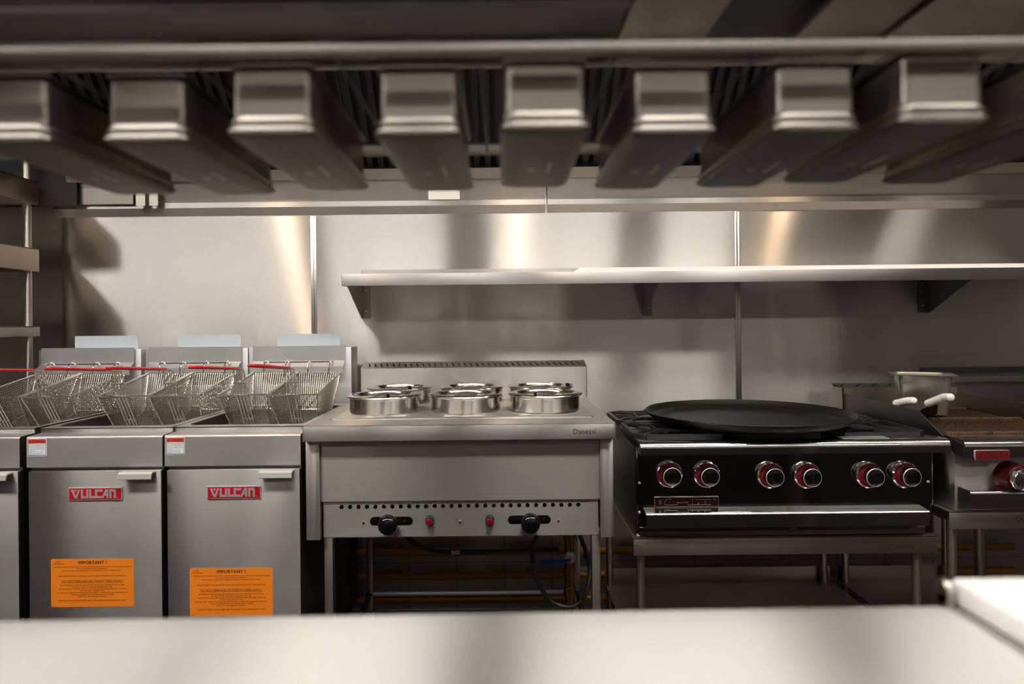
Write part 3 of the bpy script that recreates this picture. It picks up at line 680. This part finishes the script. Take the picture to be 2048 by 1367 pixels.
for k in range(7):
    x = BX0 + .012 + k*.063
    sl = [(-.026, .020), (-.012, .027), (.004, .045), (.018, .056), (.026, .058), (.028, .052), (.022, .047), (.012, .040), (-.002, .021), (-.014, .013), (-.024, .012)]
    holes.append([(x+q[0]*.85, q[1]+.010) for q in sl if x+q[0]*.85 > BX0][::-1])
MB().mesh(sheet(rect(BX0-.005, BX1, 0, .088), holes, .0015), Matrix.Translation((0, 2.515, .935)) @ Matrix.Rotation(math.radians(7), 4, 'X')).build('vent_top', 'dark', cb)
MB().prism([(2.522, .84), (2.60, .84), (2.60, .9425), (2.522, .932)], BX0, BX1-.002).build('vent_shade_block', 'void', cb)  # solid black filler paints the shaded hollow below the vents
MB().box(BX0+.004, BX1-.004, 1.952, 2.512, .836, .838).build('fire_box', 'void', cb)
for j in range(2):
    y0 = 1.955 + .262*j
    for i in range(3):
        x0 = BX0+.008 + .148*i; b = MB(); mt = Matrix.Translation((0, y0, .850)) @ Matrix.Rotation(math.radians(1.5), 4, 'X')
        for k in range(10): b.box(x0+.003+k*.0148, x0+.0068+k*.0148, .006, .25, -.0008, .0012, .0005, 1, mat=mt)
        b.box(x0, x0+.142, 0, .014, -.008, .005, .002, mat=mt); b.box(x0, x0+.142, .243, .256, -.008, .005, .002, mat=mt)
        b.build('grill_grate', 'rust', cb)
q = P(2018, 951, 1.90)
k = MB().lathe([(.044, 0), (.043, .012), (.038, .045), (.034, .048), (0, .048)], (q.x, 1.905, q.z), 'Y', 40).build('knob', 'redknob', cb, label='dark red knob with chrome pointer')
MB().lathe([(.032, .0), (.032, .004), (.027, .014), (0, .016)], (q.x, 1.857, q.z), 'Y', 32).box(q.x-.009, q.x+.009, 1.823, 1.85, q.z-.03, q.z+.03, .005).build('pointer', 'chrome', k)
a, b_ = P(1948.5, 919.5, 1.86), P(2017, 899, 1.86)
pl = MB().prism([(x+(a.x+b_.x)/2, z+(a.z+b_.z)/2) for x, z in rrect(b_.x-a.x, b_.z-a.z, .003, 3)], 1.856, 1.859, 'Y').build('nameplate', 'silver', cb)
MB().prism([(x+(a.x+b_.x)/2, z+(a.z+b_.z)/2) for x, z in rrect(b_.x-a.x-.0016, b_.z-a.z-.0016, .0025, 3)], 1.8552, 1.8561, 'Y').build('field', 'redplate2', pl, smooth=0)
W_, H_ = b_.x-a.x, b_.z-a.z; b = MB()
put_text(b, 'DELTA', a.x+.29*W_, a.x+.97*W_, 1.8545, a.z+.30*H_, a.z+.86*H_, .015)
b.prism([(a.x+.10*W_, a.z+.3*H_), (a.x+.19*W_, a.z+.3*H_), (a.x+.145*W_, a.z+.85*H_)], 1.8545, 1.8552, 'Y')
b.tube([(a.x+W_*.145+.0115*math.cos(k_*PI/8), 1.8549, a.z+H_*.5+.0115*math.sin(k_*PI/8)) for k_ in range(16)], .0005, 4, closed=True)
b.build('lettering', 'ink', pl, smooth=0)
st2 = stand(1.314, 1.78, .630, .578, 1.898, 2.56, 'steel stand carrying the charbroiler', True)
a, b_ = P(2034, 1043, 1.897), P(2082, 1033, 1.897)
put_text(MB(), 'Danessi', a.x, b_.x, 1.8977, a.z, b_.z, .0, 1.05, .0004).build('lettering', 'dark', st2, smooth=0)

# griddle at the picture's edge, seen by its back splash
gd = thing('griddle', 'griddle at the right picture edge with rounded steel back splash', 'griddle', (2.15, 2.2, 0))
MB().box(1.83, 2.55, 1.93, 2.55, .62, .86, .004).build('body', 'dark', gd)
MB().box(1.83, 2.55, 1.95, 2.52, .86, .875, .002).build('plate', 'iron', gd)
MB().prism([(2.55, .62), (2.55, .93), (2.54, .946), (2.535, .952), (2.56, .966), (2.60, .968), (2.60, .62)], 1.785, 2.55).build('back_splash', 'steel', gd)
for lx in (1.86, 2.52):
    for ly in (1.97, 2.52): MB().tube([(lx, ly, 0), (lx, ly, .63)], .018, 14).build('leg', 'standsteel', gd)
tag(MB().box(1.76, 2.6, 2.685, WY-.0005, .978, 1.0).build('black_seal_strip', 'void'), 'black strip on the wall above the griddle splash', 'strip')

# steam-table pan on the grates
def gn_pan(w, l, h, z, r=.02, flare=.0):
    secs = []
    for zz, s_ in ((0, -.052), (.006, -.032), (.016, -.025), (h-.030, -.010), (h-.027, -.004), (h-.004, -.003), (h-.0015, .0), (h-.0015, .034), (h, .036), (h+.0005, .004), (h-.004, -.005), (h-.028, -.006), (.018, -.027), (.004, -.05)):
        secs.append([(x, y, z+zz) for x, y in rrect(w+s_, l+s_, max(.008, r+s_*.3), 5)])
    return secs
sp = thing('steam_pan', 'deep square steel steam pan standing on the charbroiler', 'pan', (1.512, 2.32, .8575))
rot = Matrix.Rotation(math.radians(-27), 4, 'Z')
MB().loft([[(Matrix.Translation((1.512, 2.32, .8585)) @ rot) @ Vector(p) for p in s_] for s_ in gn_pan(.166, .158, .145, 0)]).build('pan_body', 'steampan', sp)

# scrapers
def scraper(a, k, b_, blade, label):
    t = thing('grill_scraper', label, 'scraper', blade[0], 'white handled grill scrapers')
    pts = smooth_path([a, a.lerp(k, .5), k.lerp(a, .06), k, k.lerp(b_, .5), b_], 4)
    h = MB().tube(pts, .0125, 14); h.sphere(a, .0125); h.sphere(b_, .0125); h.build('handle', 'ivory', t)
    bl = MB(); p0, p1 = Vector(blade[0]), Vector(blade[1]); w0, w1 = .020, .036
    d_ = (p1-p0).normalized(); sd = d_.cross(Vector((0, 1, .2))).normalized()
    n_ = Vector((0, -.004, 0))
    bl.loft([[p + sd*w_ - n_, p - sd*w_ - n_, p - sd*w_ + n_, p + sd*w_ + n_] for p, w_ in ((p0, w0), (p0.lerp(p1, .3), w1), (p1, w1))]).build('blade', 'blackmetal', t)
    return t
# handles lean up out of the blades towards the right
scraper(P(1857, 806, 2.14), P(1888, 794, 2.08), P(1900, 794, 2.05), (P(1855, 812, 2.15), P(1853, 836, 2.20)), 'grill scraper with white handle, in front of the steam pan')
scraper(P(1793, 806, 2.24), P(1815, 801, 2.20), P(1826, 801, 2.18), (P(1790, 812, 2.25), P(1785, 835, 2.29)), 'grill scraper half hidden by the splash guard, white handle showing')

# ================================================================== foreground table
TZ = .90
wt = thing('work_table', 'stainless work table in the blurred foreground', 'table', (0, .15, 0))
yaw = Matrix.Translation((0, .655, 0)) @ Matrix.Rotation(.0134, 4, 'Z')
MB().box(-2.2, 2.9, -.75, 0, TZ-.04, TZ, .006, 3, mat=yaw).build('top', 'counter', wt)
MB().box(-2.16, 2.86, -.08, -.06, .10, TZ-.04, mat=yaw).build('front_panel', 'dark', wt)
for lx in (-2.1, 2.8):
    for ly in (-.70, -.05): MB().tube([yaw @ Vector((lx, ly, 0)), yaw @ Vector((lx, ly, TZ-.03))], .02, 14).build('leg', 'standsteel', wt)
MB().tube([(.449, .664, .913), (.456, .664, .913)], .0125, 20).box(.449, .4565, .652, .668, TZ-.001, .912).build('corner_tab', 'warm', wt)
o = MB().box(.4605, 1.10, .10, .665, TZ+.0005, TZ+.0265, .005, 3, mat=None).build('cutting_board', 'whiteplastic')
tag(o, 'thick white cutting board on the corner of the work table', 'cutting board')

# ================================================================== overhead pan rack
rk2 = thing('pan_rack', 'blurred overhead steel rack holding the hanging pans', 'rack', (0, .8, TZ))
MB().box(-1.35, 1.35, .612, .624, 1.450, 1.460, .002).build('front_rail', 'rackgrey', rk2)
MB().box(-1.35, 1.35, .955, .967, 1.447, 1.462, .002).build('rear_rail', 'standsteel', rk2)
PX = [-.515, -.373, -.233, -.084, .046, .180, .325, .440, .585]
PD = [.666, .671, .649, .657, .642, .660, .654, .631, .645]
bars = [(a + b)/2 for a, b in zip(PX, PX[1:])]
for x in bars + [-.60, .67]: MB().tube([(x, .62, 1.4520), (x, .96, 1.4520)], .0018, 8).build('crossbar', 'dark', rk2)
for x in (-1.33, 1.33):
    for y in (.618, .95): MB().box(x-.02, x+.02, y-.02, y+.02, TZ if y < .7 else 0, 1.95, .003).build('post', 'standsteel', rk2)
for x in (-1.33, 1.33): MB().box(x-.01, x+.01, .62, .96, 1.447, 1.461).build('end_rail', 'standsteel', rk2)
# upper tier: a ribbed steel deck on the left, separate slats on the right, black plate added over both to darken the gaps
MB().box(-1.35, .172, .67, 1.02, 1.615, 1.620).prism([(.99, 1.615), (.99, 1.603), (.96, 1.603), (.945, 1.615)], -1.35, .172).prism([(.86, 1.615), (.855, 1.606), (.845, 1.606), (.84, 1.615)], -1.35, .172).build('upper_deck', 'dark', rk2)
for x0, x1 in ((.176, .304), (.438, .558), (.575, 1.35)):
    MB().box(x0, x1, .67, 1.02, 1.612, 1.622, .002).build('slat', 'standsteel', rk2)
MB().box(-1.35, 1.35, .67, 1.02, 1.64, 1.645).build('gap_shade_plate', 'blackmetal', rk2)
MB().box(-1.35, 1.35, 1.015, 1.025, 1.60, 1.62, .002).build('upper_rail', 'standsteel', rk2)

def make_hang_pan(x, y0, label):
    t = thing('hanging_pan', label, 'pan', (x, y0+.1375, 1.385), 'long narrow pans in the overhead rack')
    w, l, y = .0916, .275, y0+.1375
    secs = []
    for zz, q in ((0, .012), (.001, .006), (.003, .002), (.005, 0), (.0065, .0003), (.008, .0013), (.010, .0028), (.0112, .0034), (.0122, .0032), (.0135, .0024), (.0148, .0022), (.0162, .0026), (.018, .0038), (.020, .0052), (.0215, .006), (.0225, .0062), (.066, .0072), (.068, .009), (.0695, .012), (.0702, .011), (.0715, .003), (.0725, .003), (.073, .013), (.066, .015), (.024, .0085), (.003, .014)):
        s_ = -2*q
        secs.append([(px+x, py+y, 1.385+zz) for px, py in rrect(w+s_, l+s_, .012 if zz < .021 else .007, 6)])
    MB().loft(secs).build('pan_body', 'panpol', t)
    b = MB(); b.box(x-.012, x-.003, y+.02, y+.03, 1.3846, 1.3853); b.box(x+.012, x+.016, y-.01, y+.04, 1.3846, 1.3853)
    b.build('stamp_mark', 'steel', t)
    return t
HL = ['hanging pan at the left picture edge, partly cut off', 'second hanging pan from the left, above the middle fryer', 'third hanging pan from the left, above the fryer by the warmer',
      'hanging pan above the left end of the wall shelf, fourth from the left', 'middle hanging pan, fifth from the left', 'sixth hanging pan from the left, above the range',
      'third hanging pan from the right, seen from its left side', 'second hanging pan from the right', 'hanging pan at the right picture edge, mostly cut off']
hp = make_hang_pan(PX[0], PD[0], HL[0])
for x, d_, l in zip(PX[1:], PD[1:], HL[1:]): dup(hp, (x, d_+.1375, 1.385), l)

# ================================================================== world, camera
w = bpy.data.worlds.new('world'); bpy.context.scene.world = w; w.use_nodes = True
w.node_tree.nodes['Background'].inputs[0].default_value = (.5, .48, .45, 1); w.node_tree.nodes['Background'].inputs[1].default_value = .02
cam = bpy.data.cameras.new('camera'); co = bpy.data.objects.new('camera', cam); C.objects.link(co)
co.matrix_world = Matrix.Translation((0, 0, CZ)) @ Matrix.Rotation(PI/2, 4, 'X') @ Matrix.Rotation(-ROLL, 4, 'Z')
cam.sensor_width = 36; cam.lens = 36*F/2048; cam.shift_x = (1024-CX)/2048; cam.shift_y = (CY-683.5)/2048
cam.clip_start = .05
cam.dof.use_dof = True; cam.dof.focus_distance = 2.05; cam.dof.aperture_fstop = 2.0
S = bpy.context.scene; S.camera = co
S.view_settings.view_transform = 'Standard'; S.view_settings.look = 'None'; S.view_settings.exposure = 0.; S.view_settings.gamma = 1
try: S.view_settings.use_curve_mapping = False
except Exception: pass
S.cycles.use_denoising = True
S.cycles.max_bounces = 8; S.cycles.glossy_bounces = 6; S.cycles.sample_clamp_indirect = 6
